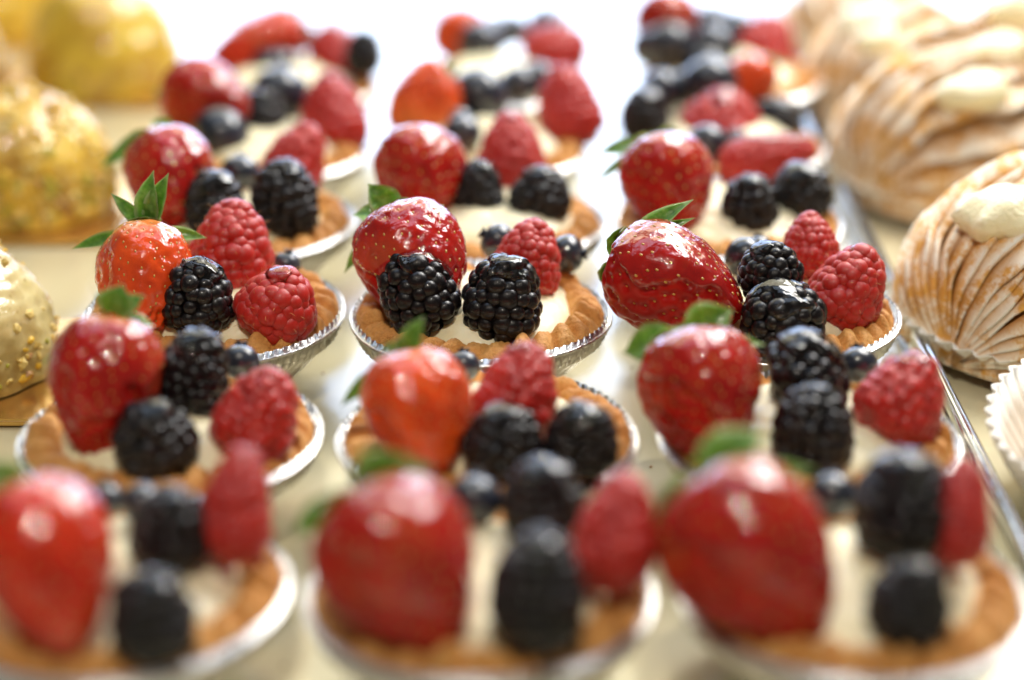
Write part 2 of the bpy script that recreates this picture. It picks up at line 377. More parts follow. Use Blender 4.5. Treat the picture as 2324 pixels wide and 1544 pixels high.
def strawberry(key, px, py, hw, hl, phi, tau, h, color, leaves, label, shoulder=.3, gz=.15, hi=False):
    """phi, tau: where the TIP points"""
    c, R, L, ax = fruit_pose(key, px, py, hw, hl, phi, tau, h)
    seed = int(px + py); r = np.random.RandomState(seed)
    nu, nv = (190, 130) if hi else (110, 76)
    fr = frame(ax); th = np.arange(nu) * 2 * math.pi / nu; V = []; N = []; T = []
    wob = [r.uniform(0, 6) for _ in range(4)]
    def surf(u, th):
        q = (1 - np.cos(u)) / 2
        rad_ = np.sin(u) ** .82 * (1.12 - .54 * q ** 1.6)
        lump = 1 + .035 * np.sin(2 * th + wob[0]) * np.sin(u) + .03 * np.sin(3 * th + wob[1] + u) + .015 * np.sin(5 * th + wob[2] + 2 * u)
        z = -np.cos(u) * 1.0 - .10 * np.exp(-(u / .35) ** 2) * -1.0
        rr = R * rad_ * lump
        return np.stack([rr * np.cos(th), rr * np.sin(th), L * z * (1 + .02 * np.sin(th + wob[3]) * (q > .1))], -1)
    us = np.linspace(.02, math.pi - .02, nv)
    U, TT = np.meshgrid(us, th, indexing='ij')
    P = surf(U, TT).reshape(-1, 3); q = ((1 - np.cos(U)) / 2).reshape(-1)
    # approximate normals
    e = 1e-3; du = surf(U + e, TT).reshape(-1, 3) - P; dt = surf(U, TT + e).reshape(-1, 3) - P
    Nn = np.cross(dt, du); Nn /= np.linalg.norm(Nn, axis=1)[:, None] + 1e-12; Nn *= np.sign((Nn * P).sum(1))[:, None]
    Nw = Nn @ fr; Pw = P @ fr
    ew = .06 if hi else .12
    glz = sstep(gz - ew, gz + ew, Nw[:, 2] * .8 + Nw[:, 0] * .12 + waves(Pw, 55, seed, 2) * .22)
    # seeds on a spiral
    ns = 240 if hi else 140; k = np.arange(ns) + .5; zz = 1 - 2 * k / ns; us_ = np.arccos(zz); ts = k * 2.39996 + r.uniform(-.12, .12, ns)
    us_ = .16 + us_ * .93; S = surf(us_, ts)
    e2 = surf(us_ + e, ts) - S; e3 = surf(us_, ts + e) - S; SN = np.cross(e3, e2); SN /= np.linalg.norm(SN, axis=1)[:, None]; SN *= np.sign((SN * S).sum(1))[:, None]
    sp = math.sqrt(4 * math.pi * R * (R + L) / 2 / ns)
    disp = np.zeros(len(P))
    for s_ in S:
        d2 = ((P - s_) ** 2).sum(1); disp -= np.exp(-d2 / (sp * .34) ** 2)
    disp = disp * sp * .30 * (1 - (.90 if key == 'B3' else .65) * glz) + waves(P, 90, seed + 1, 2) * R * .008 + glz * R * (.045 if hi else .03) + waves(P, 130, seed + 2, 2) * glz * R * .010
    P2 = (P + Nn * disp[:, None]) @ fr
    sh = np.clip(sstep(shoulder, 0, q) * .9 + waves(P, 30, seed + 5, 2) * .10 * (q < .6), 0, 1)
    Fc = grid_faces(nu, nv); a = len(P2)
    P2 = np.concatenate([P2, [P2[:nu].mean(0)], [P2[-nu:].mean(0)]]); Fc += [(a, (i + 1) % nu, i) for i in range(nu)] + [(a + 1, (nv - 1) * nu + i, (nv - 1) * nu + (i + 1) % nu) for i in range(nu)]
    glz = np.append(glz, [glz[0], glz[-1]]); sh = np.append(sh, [1, 0])
    o = link('strawberry', mesh('strawberry', P2, Fc, M_STRAW, attrs={'glaze': glz, 'shoulder': sh, 'ripple': np.full(len(glz), .24 if key == 'B3' else {'B': .42, 'A': .30, 'C': .22}.get(key[0], .20))}), loc=c)
    o.color = (*color, 1); tag(o, label, 'strawberry', 'glazed strawberries on the tarts')
    # seeds
    VV, FF = [], []; bv, bf = ICO1
    for s_, n_ in zip(S, SN):
        s_ = s_ + n_ * (disp[((P - s_) ** 2).sum(1).argmin()] + sp * .075)
        f2 = frame(n_); yy = np.array([0, 0, 1.0]) - n_ * n_[2]; yy /= np.linalg.norm(yy) + 1e-9; xx = np.cross(yy, n_)
        q_ = sp * .10
        B = bv * [q_, q_ * 1.55, q_ * .7]; W = B[:, :1] * xx + B[:, 1:2] * yy + B[:, 2:] * n_ + s_ - n_ * sp * .085
        FF += [tuple(x + len(VV) * 42 for x in f) for f in bf]; VV.append(W @ fr)
    assert len(bv) == 42 or True
    nb = len(bv); FF = [tuple(int(x) + i * nb for x in f) for i in range(len(VV)) for f in bf]
    link('seeds', mesh('seeds', np.concatenate(VV), FF, M_SEED), o, kind='stuff')
    # sepals, tips where the photograph shows them
    stem = np.array(-ax * L * .93); sdep = (np.array(c) + stem)
    for i, (tx, ty, wpx) in enumerate(leaves):
        # tip at the depth of the stem end
        dd = Vector(((tx - CX) / F, math.cos(TH) + (CY - ty) / F * math.sin(TH), -math.sin(TH) + (CY - ty) / F * math.cos(TH)))
        t_ = (sdep[1] + .002) / dd.y; tip = np.array(dd * t_ + Vector((0, 0, H))) - np.array(c)
        s_ = F / t_; dirv = tip - stem; b = stem + dirv / np.linalg.norm(dirv) * R * .12
        link('sepal', blade(b, tip, wpx / s_, np.array(CAMB) * .8 + np.array([0, 0, .6]), seed + i, .12), o)
    for i in range(3):                                            # sepals that lie against the shoulder behind
        a = r.uniform(0, 6.28); d = np.array([math.cos(a), math.sin(a), .15]) @ fr; tip = stem + d * R * .62 - np.array(ax) * R * .04
        if tip @ np.array(CAMB) > R * .1: continue
        link('sepal', blade(stem, tip, R * .34, -np.array(ax), seed + 40 + i, .2), o)
    return o

def drupelet_mesh(name, mat, seed, v=ICO2):
    P = v[0].copy(); P *= (1 + waves(P, .25, seed, 2) * .06)[:, None]; return mesh(name, P, v[1], mat)
DR = {}
for i in range(3):
    DR['b', i] = drupelet_mesh('drupelet', M_BLACK, i); DR['r', i] = drupelet_mesh('drupelet', M_RASP, 20 + i)
def aggregate(kind, key, px, py, hw, hl, phi, tau, h, label, hi=False, glaze=.42):
    """blackberry ('b') or raspberry ('r'): a core with drupelets in staggered rings; phi, tau: where the closed end points"""
    c, R, L, ax = fruit_pose(key, px, py, hw, hl, phi, tau, h)
    seed = int(px * 3 + py); r = np.random.RandomState(seed); fr = frame(ax)
    name = 'blackberry' if kind == 'b' else 'raspberry'; mat = M_BLACK if kind == 'b' else M_RASP
    dr = R * (.235 * 1.12 if kind == 'b' else .215 * 1.26)            # drupelet radius
    Rc, Lc = R - dr * (.64 if kind == 'b' else .46), L - dr * (.64 if kind == 'b' else .46)
    def prof(v):                                                 # v -1 (open end) .. 1 (closed end)
        if kind == 'b': return np.sqrt(np.clip(1 - np.abs(v) ** 2.5, 0, 1)) * (1.04 - .13 * v)
        return np.sqrt(np.clip(1 - np.abs(v) ** 2.6, 0, 1)) * (.98 - .34 * v)
    bend = r.uniform(-.10, .10) * R
    # arc-length sampling of the profile
    vs = np.cos(np.linspace(math.pi * .985, 0.0, 400)); pr = prof(vs) * Rc; pz = vs * Lc
    sl = np.concatenate([[0], np.cumsum(np.hypot(np.diff(pr), np.diff(pz)))]); step = dr * (1.30 if kind == 'b' else 1.02)
    nr = max(4, int(round(sl[-1] / step))); D_ = []
    for k in range(nr + 1):
        s_ = sl[-1] * (k + .35 * 0) / nr; rr = np.interp(s_, sl, pr); zz = np.interp(s_, sl, pz)
        cnt = max(1, int(round(2 * math.pi * rr / (step * 1.12)))); o0 = r.uniform(0, 6.28)
        for m in range(cnt):
            a = o0 + (m + r.uniform(-.20, .20)) * 2 * math.pi / cnt; jz = r.uniform(-.16, .16) * step
            rj = rr * (1 + r.uniform(-.035, .035)); q = dr * r.uniform(.80, 1.20)
            dz = np.interp(s_ + 1e-5, sl, pz) - np.interp(s_ - 1e-5, sl, pz); drr = np.interp(s_ + 1e-5, sl, pr) - np.interp(s_ - 1e-5, sl, pr)
            n_ = np.array([dz * math.cos(a), dz * math.sin(a), -drr]); n_ /= np.linalg.norm(n_) + 1e-12
            D_.append((np.array([rj * math.cos(a) + bend * (zz / Lc) ** 2, rj * math.sin(a), zz + jz]), n_, q))
    # core
    nu, nv = 24, 14; th = np.arange(nu) * 2 * math.pi / nu; V = []
    for j in range(nv):
        v = -math.cos(math.pi * (j + .001) / (nv - 1 + .002)); rr = prof(np.array(v)) * Rc * .93
        V.append(np.stack([rr * np.cos(th) + bend * v * v, rr * np.sin(th), np.full(nu, v * Lc * .95)], 1))
    V = np.concatenate(V) @ fr; Fc = grid_faces(nu, nv)
    if not hi:
        bv, bf = ICO2; nb = len(bv); VV = [V]; FF = list(Fc)
        for i, (p, n_, q) in enumerate(D_):
            f2 = frame(n_); VV.append((p + (bv * [q, q, q * .78]) @ f2) @ fr); FF += [tuple(int(x) + len(V) + i * nb for x in f) for f in bf]
        V = np.concatenate(VV); Fc = FF
    o = link(name, mesh(name, V, Fc, mat), loc=c); tag(o, label, name, {'b': 'blackberries on the tarts', 'r': 'raspberries on the tarts'}[kind])
    if hi:
        for i, (p, n_, q) in enumerate(D_):
            f2 = frame(n_) @ fr; d = link('drupelet', DR[kind, r.randint(3)], o)
            Mx = Matrix(((f2[0][0], f2[1][0], f2[2][0]), (f2[0][1], f2[1][1], f2[2][1]), (f2[0][2], f2[1][2], f2[2][2])))
            d.matrix_basis = Matrix.Translation(Vector(p @ fr)) @ (Mx @ Matrix.Diagonal((q * r.uniform(.92, 1.05), q * r.uniform(.92, 1.08), q * (.80 if kind == 'b' else .72)))).to_4x4()
    # glaze pooled over the top
    nu, nv = 84, 60; th = np.arange(nu) * 2 * math.pi / nu; u = np.linspace(.01, math.pi - .01, nv); U, TT = np.meshgrid(u, th, indexing='ij'); v = -np.cos(U)
    rr = prof(v) * Rc; P = np.stack([rr * np.cos(TT) + bend * v * v, rr * np.sin(TT), v * Lc], -1).reshape(-1, 3)
    Nn = np.stack([np.cos(TT) / R, np.sin(TT) / R, v * 1.1 / L], -1).reshape(-1, 3); Nn /= np.linalg.norm(Nn, axis=1)[:, None]
    Pw, Nw = P @ fr, Nn @ fr
    g = Nw[:, 2] + waves(Pw, 70, seed, 2) * .16 + .10 * Nw[:, 0] - (1 - glaze)
    m = sstep(0, .20, g); off = dr * (.15 + (.90 if kind == 'b' else .62) * m) + waves(Pw, 120, seed + 1, 2) * dr * .10
    W = Pw + Nw * off[:, None]; keep = g > -.02
    Fc = [f for f in grid_faces(nu, nv) if all(keep[list(f)])]
    idx = sorted({i for f in Fc for i in f}); mp_ = {a: b for b, a in enumerate(idx)}
    if Fc: link('glaze', mesh('glaze', W[idx], [tuple(mp_[i] for i in f) for f in Fc], M_GLAZE), o)
    if kind == 'r' and hi:                                      # fine hairs
        VV, FF = [], []
        for i, (p, n_, q) in enumerate(D_):
            if r.rand() > .62: continue
            b = p + n_ * q * .8; t1 = r.normal(size=3); t1 -= n_ * (t1 @ n_); t1 /= np.linalg.norm(t1)
            ln = r.uniform(.0010, .0022); pts = [b, b + n_ * ln * .5 + t1 * ln * .15, b + n_ * ln * .8 + t1 * ln * .55]
            for jj, pt in enumerate(pts):
                w_ = [.000055, .000045, .00003][jj]; e1 = np.cross(n_, t1)
                for aa in range(4): VV.append((pt + (e1 * math.cos(aa * 1.5708) + t1 * math.sin(aa * 1.5708)) * w_) @ fr)
            k0 = len(VV) - 12; FF += [(k0 + a + 4 * l_, k0 + (a + 1) % 4 + 4 * l_, k0 + (a + 1) % 4 + 4 + 4 * l_, k0 + a + 4 + 4 * l_) for l_ in range(2) for a in range(4)]
        if VV: link('hairs', mesh('hairs', VV, FF, M_HAIR), o, kind='stuff')
    return o
def blueberry(key, px, py, r_, h, label, phi=0, tau=-30):
    r_ = r_ * (1.12 if key[0] in 'ST' else 1.0)
    c, R, _, ax = fruit_pose(key, px, py, r_, r_, phi, tau, h)
    fr = frame(ax); V, Fc = ICO3; P = V.copy(); 
    q = P[:, 2]; rr = np.hypot(P[:, 0], P[:, 1])
    P[:, 2] = q * .88 - .16 * np.exp(-(rr / .30) ** 2) * (q > 0); P *= (1 + waves(P, .2, int(px), 2) * .03)[:, None]
    o = link('blueberry', mesh('blueberry', (P * R) @ fr, Fc, M_BLUE), loc=c); tag(o, label, 'blueberry', 'blueberries on the tarts')
    n = 40; th = np.arange(n) * 2 * math.pi / n; lob = np.abs(np.cos(th * 2.5)) ** .6; VV = []
    for rad_, z in ((.20, .74), (.27, .86), (.30, .92)):
        k = 1 + (rad_ > .25) * (.35 * lob - .1); VV.append(np.stack([rad_ * k * np.cos(th), rad_ * k * np.sin(th), z + (rad_ > .25) * (lob * .10)], 1))
    for rad_, z in ((.27, .90), (.22, .80)):
        k = 1 + (rad_ > .25) * (.30 * lob - .1); VV.append(np.stack([rad_ * k * np.cos(th), rad_ * k * np.sin(th), z + (rad_ > .25) * (lob * .08)], 1))
    link('crown', mesh('crown', (np.concatenate(VV) * R) @ fr, grid_faces(n, 5), M_BLUE), o)
    return o
RED = (.46, .008, .003); DEEP = (.40, .006, .003); ORANGE = (.82, .085, .008); BRIGHT = (.66, .028, .005)
def loc_(k): return CN[int(k[1]) - 1] + ' tart, ' + ROWN[k[0]]
S = strawberry
S('B1', 328, 645, 112, 142, 178, 28, .20, ORANGE, [(352, 385, 62), (388, 392, 50), (250, 440, 34), (168, 572, 34), (470, 545, 34)], 'orange-red glossy strawberry with upright green sepals, ' + loc_('B1'), .35, -.05, True)
S('B2', 938, 612, 132, 152, 160, 32, .21, RED, [(833, 418, 76), (802, 492, 70), (788, 622, 50), (905, 452, 40), (1010, 470, 40)], 'large bright red strawberry behind two blackberries, ' + loc_('B2'), .12, .0, True)
S('B3', 1530, 652, 132, 168, 118, 18, .20, DEEP, [(1578, 458, 52), (1580, 500, 36), (1422, 512, 26), (1408, 580, 34)], 'big dark red strawberry lying sideways with thick glaze on top, ' + loc_('B3'), .04, .22, True)
S('C1', 238, 885, 126, 172, 186, 8, .22, RED, [(280, 645, 92), (330, 672, 50), (350, 745, 40), (105, 830, 30)], 'upright red strawberry under bent green sepals, ' + loc_('C1'), .10, .1, True)
S('C2', 950, 945, 130, 150, 165, 20, .20, ORANGE, [(965, 718, 52), (915, 755, 60), (870, 780, 34), (780, 925, 44)], 'round orange-red strawberry beside a pointed raspberry, ' + loc_('C2'), .10, .0, True)
S('C3', 1592, 903, 145, 155, 165, 22, .20, RED, [(1418, 805, 96), (1665, 705, 100), (1525, 742, 40), (1735, 790, 36)], 'large red strawberry with a broad green sepal on each side, ' + loc_('C3'), .06, .1, True)
S('D1', 105, 1290, 158, 212, 158, 18, .24, BRIGHT, [(-40, 1060, 80), (20, 1045, 60)], 'orange-red strawberry cut by the edge of the photo, ' + loc_('D1'), .10, .0)
S('D2', 915, 1292, 182, 215, 146, 15, .22, RED, [(935, 1035, 130), (985, 1065, 80), (672, 1218, 72), (860, 1040, 70)], 'large blurred red strawberry pointing down to the right, ' + loc_('D2'), .05, .1)
S('D3', 1712, 1265, 192, 228, 142, 15, .22, RED, [(1745, 985, 130), (1520, 1110, 50), (1486, 1225, 64), (1600, 1045, 60), (1850, 1075, 56)], 'largest blurred red strawberry under a bright green sepal, ' + loc_('D3'), .05, .1)
S('A1', 388, 408, 102, 122, 172, 28, .24, RED, [(345, 275, 60), (235, 385, 60), (270, 340, 50)], 'red strawberry with one small green sepal above, ' + loc_('A1'), .12, .1)
S('A2', 957, 402, 112, 108, 165, 35, .22, RED, [], 'wide shiny red strawberry without visible leaves, ' + loc_('A2'), .12, .0)
S('A3', 1517, 425, 114, 118, 168, 22, .22, RED, [(1357, 355, 42), (1480, 300, 46), (1345, 432, 24), (1365, 400, 22)], 'round red strawberry with a small sepal at its left, ' + loc_('A3'), .08, .1)
S('S1', 477, 235, 80, 102, 118, 15, .22, RED, [], 'red strawberry with a pink sheen next to blueberries, ' + loc_('S1'), .1, .1)
S('S2', 973, 232, 75, 88, 10, 20, .20, ORANGE, [(1030, 120, 60), (1055, 135, 50), (1010, 135, 46)], 'pale orange strawberry with a yellow end, ' + loc_('S2'), .75, .3)
S('S3', 1702, 192, 56, 50, 175, 30, .22, ORANGE, [(1790, 150, 30)], 'small bright orange strawberry behind a raspberry, ' + loc_('S3'), .1, .3)
S('T1', 575, 112, 58, 118, 238, 10, .18, BRIGHT, [], 'long red strawberry leaning to the left, ' + loc_('T1'), .1, .2)
S('T2', 1048, 88, 56, 58, 165, 20, .16, ORANGE, [], 'small orange-red strawberry beside a round blueberry, ' + loc_('T2'), .1, .2)
S('T3', 1513, 60, 64, 66, 170, 20, .26, RED, [], 'dark pinkish red strawberry standing tall, ' + loc_('T3'), .1, .2)

A = aggregate
def bk(*a, **k): return A('b', *a, **k)
def ra(*a, **k): return A('r', *a, **k)
bk('B1', 445, 678, 78, 94, 352, 8, .17, 'glossy blackberry leaning on the orange-red strawberry, ' + loc_('B1'), hi=True)
bk('B2', 948, 668, 84, 104, 332, 15, .17, 'left of two black blackberries, tilted to the left, ' + loc_('B2'), hi=True)
bk('B2', 1140, 682, 85, 108, 4, 12, .16, 'upright blackberry in front of the raspberry, ' + loc_('B2'), hi=True)
bk('B3', 1750, 622, 70, 72, 10, 25, .25, 'upper blackberry resting behind the lower one, ' + loc_('B3'), hi=True)
bk('B3', 1780, 722, 92, 80, 20, 30, .15, 'lower blackberry with a white glare on its glaze, ' + loc_('B3'), hi=True, glaze=.55)
bk('C1', 438, 852, 80, 108, 12, 12, .22, 'tall blackberry between the strawberry and a blueberry, ' + loc_('C1'))
bk('C1', 350, 998, 92, 94, 340, 15, .14, 'squat blackberry in front of the tall one, ' + loc_('C1'))
bk('C2', 1142, 1008, 86, 92, 20, 15, .15, 'blackberry against the orange-red strawberry, ' + loc_('C2'))
bk('C2', 1322, 998, 80, 86, 10, 10, .16, 'blackberry at the right edge of the tart shell, ' + loc_('C2'))
bk('C3', 1835, 862, 108, 86, 70, 10, .19, 'wide blackberry lying behind another, ' + loc_('C3'))
bk('C3', 1847, 978, 90, 108, 4, 12, .16, 'upright blackberry in front of the wide one, ' + loc_('C3'))
bk('D1', 385, 1208, 88, 108, 8, 8, .20, 'blurred blackberry beside the tall raspberry, ' + loc_('D1'))
bk('D1', 345, 1398, 95, 108, 350, 10, .15, 'blurred blackberry nearest the camera, ' + loc_('D1'))
bk('D2', 1232, 1138, 88, 104, 0, 10, .20, 'blackberry behind the largest blurred blackberry, ' + loc_('D2'))
bk('D2', 1218, 1345, 106, 145, 2, 8, .20, 'largest tall blurred blackberry beside the strawberry, ' + loc_('D2'))
bk('D3', 2050, 1148, 112, 128, 5, 5, .26, 'big smooth-looking blackberry standing high, ' + loc_('D3'))
bk('D3', 2060, 1372, 90, 112, 10, 10, .14, 'lower blurred blackberry sunk in cream, ' + loc_('D3'))
bk('A1', 487, 470, 64, 84, 355, 8, .18, 'narrow blackberry next to the strawberry, ' + loc_('A1'), hi=True)
bk('A1', 645, 455, 72, 94, 350, 8, .18, 'tall blackberry with a bright glaze streak, ' + loc_('A1'), hi=True)
bk('A2', 1082, 436, 58, 72, 355, 10, .16, 'smaller blackberry left of the raspberry, ' + loc_('A2'), hi=True)
bk('A2', 1226, 450, 68, 72, 10, 10, .14, 'rounder blackberry near the shell edge, ' + loc_('A2'), hi=True)
bk('A3', 1700, 472, 64, 76, 355, 12, .13, 'front blackberry over the cream, ' + loc_('A3'), hi=True)
bk('A3', 1822, 436, 68, 64, 20, 12, .15, 'blackberry under the end of the long raspberry, ' + loc_('A3'), hi=True)
bk('S1', 592, 285, 52, 72, 0, 10, .12, 'dark textured blackberry in the middle, ' + loc_('S1'))
bk('S3', 1462, 262, 46, 56, 0, 10, .16, 'blackberry at the left edge, ' + loc_('S3'))
bk('S3', 1757, 272, 54, 44, 0, 10, .10, 'wide blackberry right of the raspberry, ' + loc_('S3'))
bk('T1', 826, 120, 36, 46, 0, 10, .22, 'blackberry behind the raspberry, ' + loc_('T1'))
ra('B1', 526, 566, 88, 112, 6, 5, .22, 'tall hairy raspberry standing point up, ' + loc_('B1'), hi=True, glaze=.25)
ra('B1', 634, 690, 86, 84, 28, 22, .14, 'short round raspberry leaning over the crust, ' + loc_('B1'), hi=True, glaze=.35)
ra('B2', 1198, 590, 72, 92, 12, 5, .20, 'bright red raspberry behind the upright blackberry, ' + loc_('B2'), hi=True, glaze=.2)
ra('B3', 1840, 560, 62, 74, 3, 5, .22, 'smaller pale raspberry behind the other one, ' + loc_('B3'), hi=True, glaze=.2)
ra('B3', 1927, 655, 80, 102, 28, 10, .16, 'larger red raspberry leaning to the right, ' + loc_('B3'), hi=True, glaze=.3)
ra('C1', 588, 938, 88, 106, 22, 5, .17, 'deep red raspberry over the crust edge, ' + loc_('C1'), glaze=.35)
ra('C2', 1178, 893, 86, 116, 16, 5, .22, 'pointed raspberry touching the strawberry, ' + loc_('C2'), glaze=.3)
ra('C3', 2050, 903, 92, 106, 28, 5, .18, 'dull red raspberry beside the tray rim, ' + loc_('C3'), glaze=.25)
ra('D1', 535, 1148, 76, 132, 6, 0, .24, 'tall narrow blurred raspberry, ' + loc_('D1'), glaze=.3)
ra('D2', 1400, 1208, 88, 135, 14, 0, .24, 'tall dark blurred raspberry, ' + loc_('D2'), glaze=.3)
ra('D3', 2178, 1162, 66, 122, 8, 0, .26, 'blurred raspberry half hidden by a blackberry, ' + loc_('D3'), glaze=.3)
ra('A1', 672, 362, 66, 84, 22, 5, .18, 'soft red raspberry behind two blackberries, ' + loc_('A1'), hi=True, glaze=.2)
ra('A2', 1162, 352, 72, 94, 2, 5, .22, 'tall raspberry between two blackberries, ' + loc_('A2'), hi=True, glaze=.25)
ra('A3', 1742, 362, 56, 112, 76, 0, .18, 'long raspberry lying on its side, ' + loc_('A3'), hi=True, glaze=.25)
ra('S1', 756, 262, 58, 80, 350, 5, .16, 'bright orange-red raspberry, ' + loc_('S1'), glaze=.3)
ra('S2', 1290, 243, 58, 82, 350, 5, .18, 'round-topped raspberry right of the cream, ' + loc_('S2'), glaze=.3)
ra('S3', 1637, 274, 72, 62, 10, 10, .14, 'raspberry in the middle of the cream, ' + loc_('S3'), glaze=.3)
ra('T1', 765, 128, 56, 62, 340, 5, .14, 'pinkish red raspberry right of the cream, ' + loc_('T1'), glaze=.3)
ra('T2', 1264, 120, 56, 62, 70, 5, .14, 'raspberry tilted to the right beside cream, ' + loc_('T2'), glaze=.3)
ra('T3', 1737, 98, 56, 56, 20, 5, .14, 'red raspberry right of the blueberries, ' + loc_('T3'), glaze=.3)
bb = blueberry
bb('B1', 650, 600, 34, .10, 'small blueberry with its crown up behind the raspberries, ' + loc_('B1'), 10, 5)
bb('B2', 1128, 548, 44, .18, 'shiny blueberry left of the raspberry, ' + loc_('B2'), 300, 0)
bb('B2', 1288, 576, 44, .16, 'shiny blueberry right of the raspberry, ' + loc_('B2'), 90, 10)
bb('B3', 1690, 585, 48, .18, 'dull blueberry between strawberry and blackberry, ' + loc_('B3'), 200, 60)
bb('B3', 1722, 566, 34, .14, 'small blueberry hidden behind the upper blackberry, ' + loc_('B3'), 0, -20)
bb('C1', 545, 822, 46, .16, 'blueberry with a white highlight, ' + loc_('C1'), 0, -20)
bb('C2', 1052, 832, 40, .14, 'blueberry behind the strawberry, ' + loc_('C2'), 0, -20)
bb('C3', 1948, 828, 46, .16, 'blueberry behind the wide blackberry, ' + loc_('C3'), 0, -20)
bb('D1', 240, 1135, 46, .14, 'pale blue-grey blueberry against the strawberry, ' + loc_('D1'))
bb('D1', 322, 1145, 52, .18, 'blueberry with a bright blue highlight, ' + loc_('D1'))
bb('D2', 1075, 1135, 66, .18, 'blueberry behind the strawberry, ' + loc_('D2'))
bb('D3', 1890, 1125, 58, .16, 'blueberry between strawberry and blackberry, ' + loc_('D3'))
bb('A1', 545, 395, 48, .18, 'shiny blueberry between blackberry and raspberry, ' + loc_('A1'))
bb('A2', 1050, 305, 46, .18, 'blueberry behind the wide strawberry, ' + loc_('A2'))
bb('A3', 1605, 328, 50, .20, 'blueberry above the strawberry, ' + loc_('A3'), 200, 40)
bb('A3', 1672, 322, 32, .14, 'small blueberry behind the long raspberry, ' + loc_('A3'))
bb('S1', 502, 312, 55, .12, 'large blueberry in front of the strawberry, ' + loc_('S1'), 230, 20)
bb('S1', 635, 215, 52, .22, 'large blueberry above the blackberry, ' + loc_('S1'))
bb('S2', 1085, 222, 54, .20, 'large dark blueberry beside the pale strawberry, ' + loc_('S2'), 200, 50)
bb('S2', 1178, 196, 36, .18, 'small flat blueberry behind the cream, ' + loc_('S2'))
bb('S2', 1222, 182, 34, .20, 'small blueberry next to the raspberry, ' + loc_('S2'))
bb('S3', 1500, 206, 38, .20, 'small blueberry behind the left blackberry, ' + loc_('S3'))
bb('S3', 1612, 190, 48, .24, 'large blueberry beside the orange strawberry, ' + loc_('S3'))
bb('T1', 605, 105, 38, .20, 'bluish blueberry in front of the strawberry, ' + loc_('T1'))
bb('T1', 524, 142, 38, .12, 'blueberry at the left end, ' + loc_('T1'))
bb('T1', 670, 82, 34, .20, 'dark blueberry behind the cream, ' + loc_('T1'))
bb('T1', 612, 152, 34, .12, 'blueberry low in the middle, ' + loc_('T1'))
bb('T2', 1090, 98, 40, .18, 'grey blueberry next to the strawberry, ' + loc_('T2'))
bb('T2', 1158, 68, 28, .18, 'tiny blueberry behind the cream, ' + loc_('T2'))
bb('T2', 1242, 62, 36, .20, 'blueberry above the raspberry, ' + loc_('T2'))
bb('T3', 1520, 106, 46, .20, 'blueberry in front of the strawberry, ' + loc_('T3'))
bb('T3', 1618, 110, 44, .18, 'middle blueberry of three in a line, ' + loc_('T3'))
bb('S1', 572, 258, 44, .16, 'blueberry between the strawberry and the dark blackberry, ' + loc_('S1'))
bb('S2', 1035, 288, 38, .10, 'low blueberry below the large dark one, ' + loc_('S2'))
bb('S3', 1560, 200, 34, .20, 'small blueberry over the bare cream, ' + loc_('S3'))
bb('T1', 635, 150, 34, .12, 'lowest blueberry beside the cream, ' + loc_('T1'))
bb('T2', 1122, 78, 32, .18, 'small blueberry between two others at the back, ' + loc_('T2'))
bb('T3', 1480, 108, 38, .18, 'blueberry below the dark strawberry, ' + loc_('T3'))
bb('T3', 1575, 58, 34, .22, 'blueberry touching the dark strawberry, ' + loc_('T3'))
bb('T3', 1668, 70, 34, .20, 'blueberry touching the raspberry, ' + loc_('T3'))
bb('T3', 1605, 158, 42, .10, 'lowest blueberry at the front of the line, ' + loc_('T3'))
bb('T3', 1616, 62, 40, .22, 'bluest blueberry at the back, ' + loc_('T3'))

# ------------------------------------------------------------------ yellow dome cakes on gold cards
def dome(px, py, R, Hh, color, ncr, label, where, seed, rim_only=False):
    p, s = at(px, py, 0.0)
    card = boxobj('gold_card', box(-.040, .040, -.040, .040, .0005, .0028, .0008), M_GOLD); card.location = p
    tag(card, 'thin gold cake card under the ' + where, 'cake card', 'gold cards under the dome cakes')
    nu, nv = 120, 60; th = np.arange(nu) * 2 * math.pi / nu; V = []
    for j in range(nv):
        u = j / (nv - 1) * math.pi / 2 * 1.12
        rr = R * max(math.sin(u), 0) ** .92 * (1 if u < 1.57 else 1); z = Hh * (math.cos(u) * .90 + .10) if u < math.pi / 2 else Hh * .10 + math.cos(u) * Hh * .5
        V.append(np.stack([rr * np.cos(th), rr * np.sin(th), np.full(nu, max(z, 0.0))], 1))
    V = np.concatenate(V); V *= (1 + waves(V, 38, seed, 3) * .032)[:, None]
    V[:, 2] = np.maximum(V[:, 2], 0)
    o = link('dome_cake', mesh('dome_cake', V, grid_faces(nu, nv), M_DOME), loc=p + Vector((0, 0, .003))); o.color = (*color, 1)
    tag(o, label, 'cake', 'yellow glazed dome cakes')
    r = np.random.RandomState(seed)
    bv, bf = ICO1; nb = len(bv); acc = {i: ([], []) for i in range(4)}
    for k in range(ncr):
        low = r.rand() < .45
        u = math.acos(r.uniform(-.02, .22 if rim_only else .35)) if low else math.acos(r.uniform(.80, 1) if rim_only and r.rand() < .7 else r.uniform(0, 1)); a = r.uniform(0, 6.28)
        pos = np.array([R * math.sin(u) ** .92 * math.cos(a), R * math.sin(u) ** .92 * math.sin(a), Hh * (math.cos(u) * .9 + .1)])
        q = r.uniform(.0006, .0018 if rim_only else .0024); B = bv * [q * r.uniform(.6, 1.5), q * r.uniform(.6, 1.3), q * r.uniform(.5, 1)] * (1 + r.uniform(-.25, .25, (nb, 1)))
        A_ = np.linalg.qr(r.normal(size=(3, 3)))[0]; i = r.choice(4, p=[.14, .46, .28, .12]); acc[i][0].append(B @ A_ + pos); acc[i][1].append(1)
    for i, (vv, _) in acc.items():
        if vv: link('crumbs', mesh('crumbs', np.concatenate(vv), [tuple(int(x) + m * nb for x in f) for m in range(len(vv)) for f in bf], M_CRUMBS[i], False), o, kind='stuff')
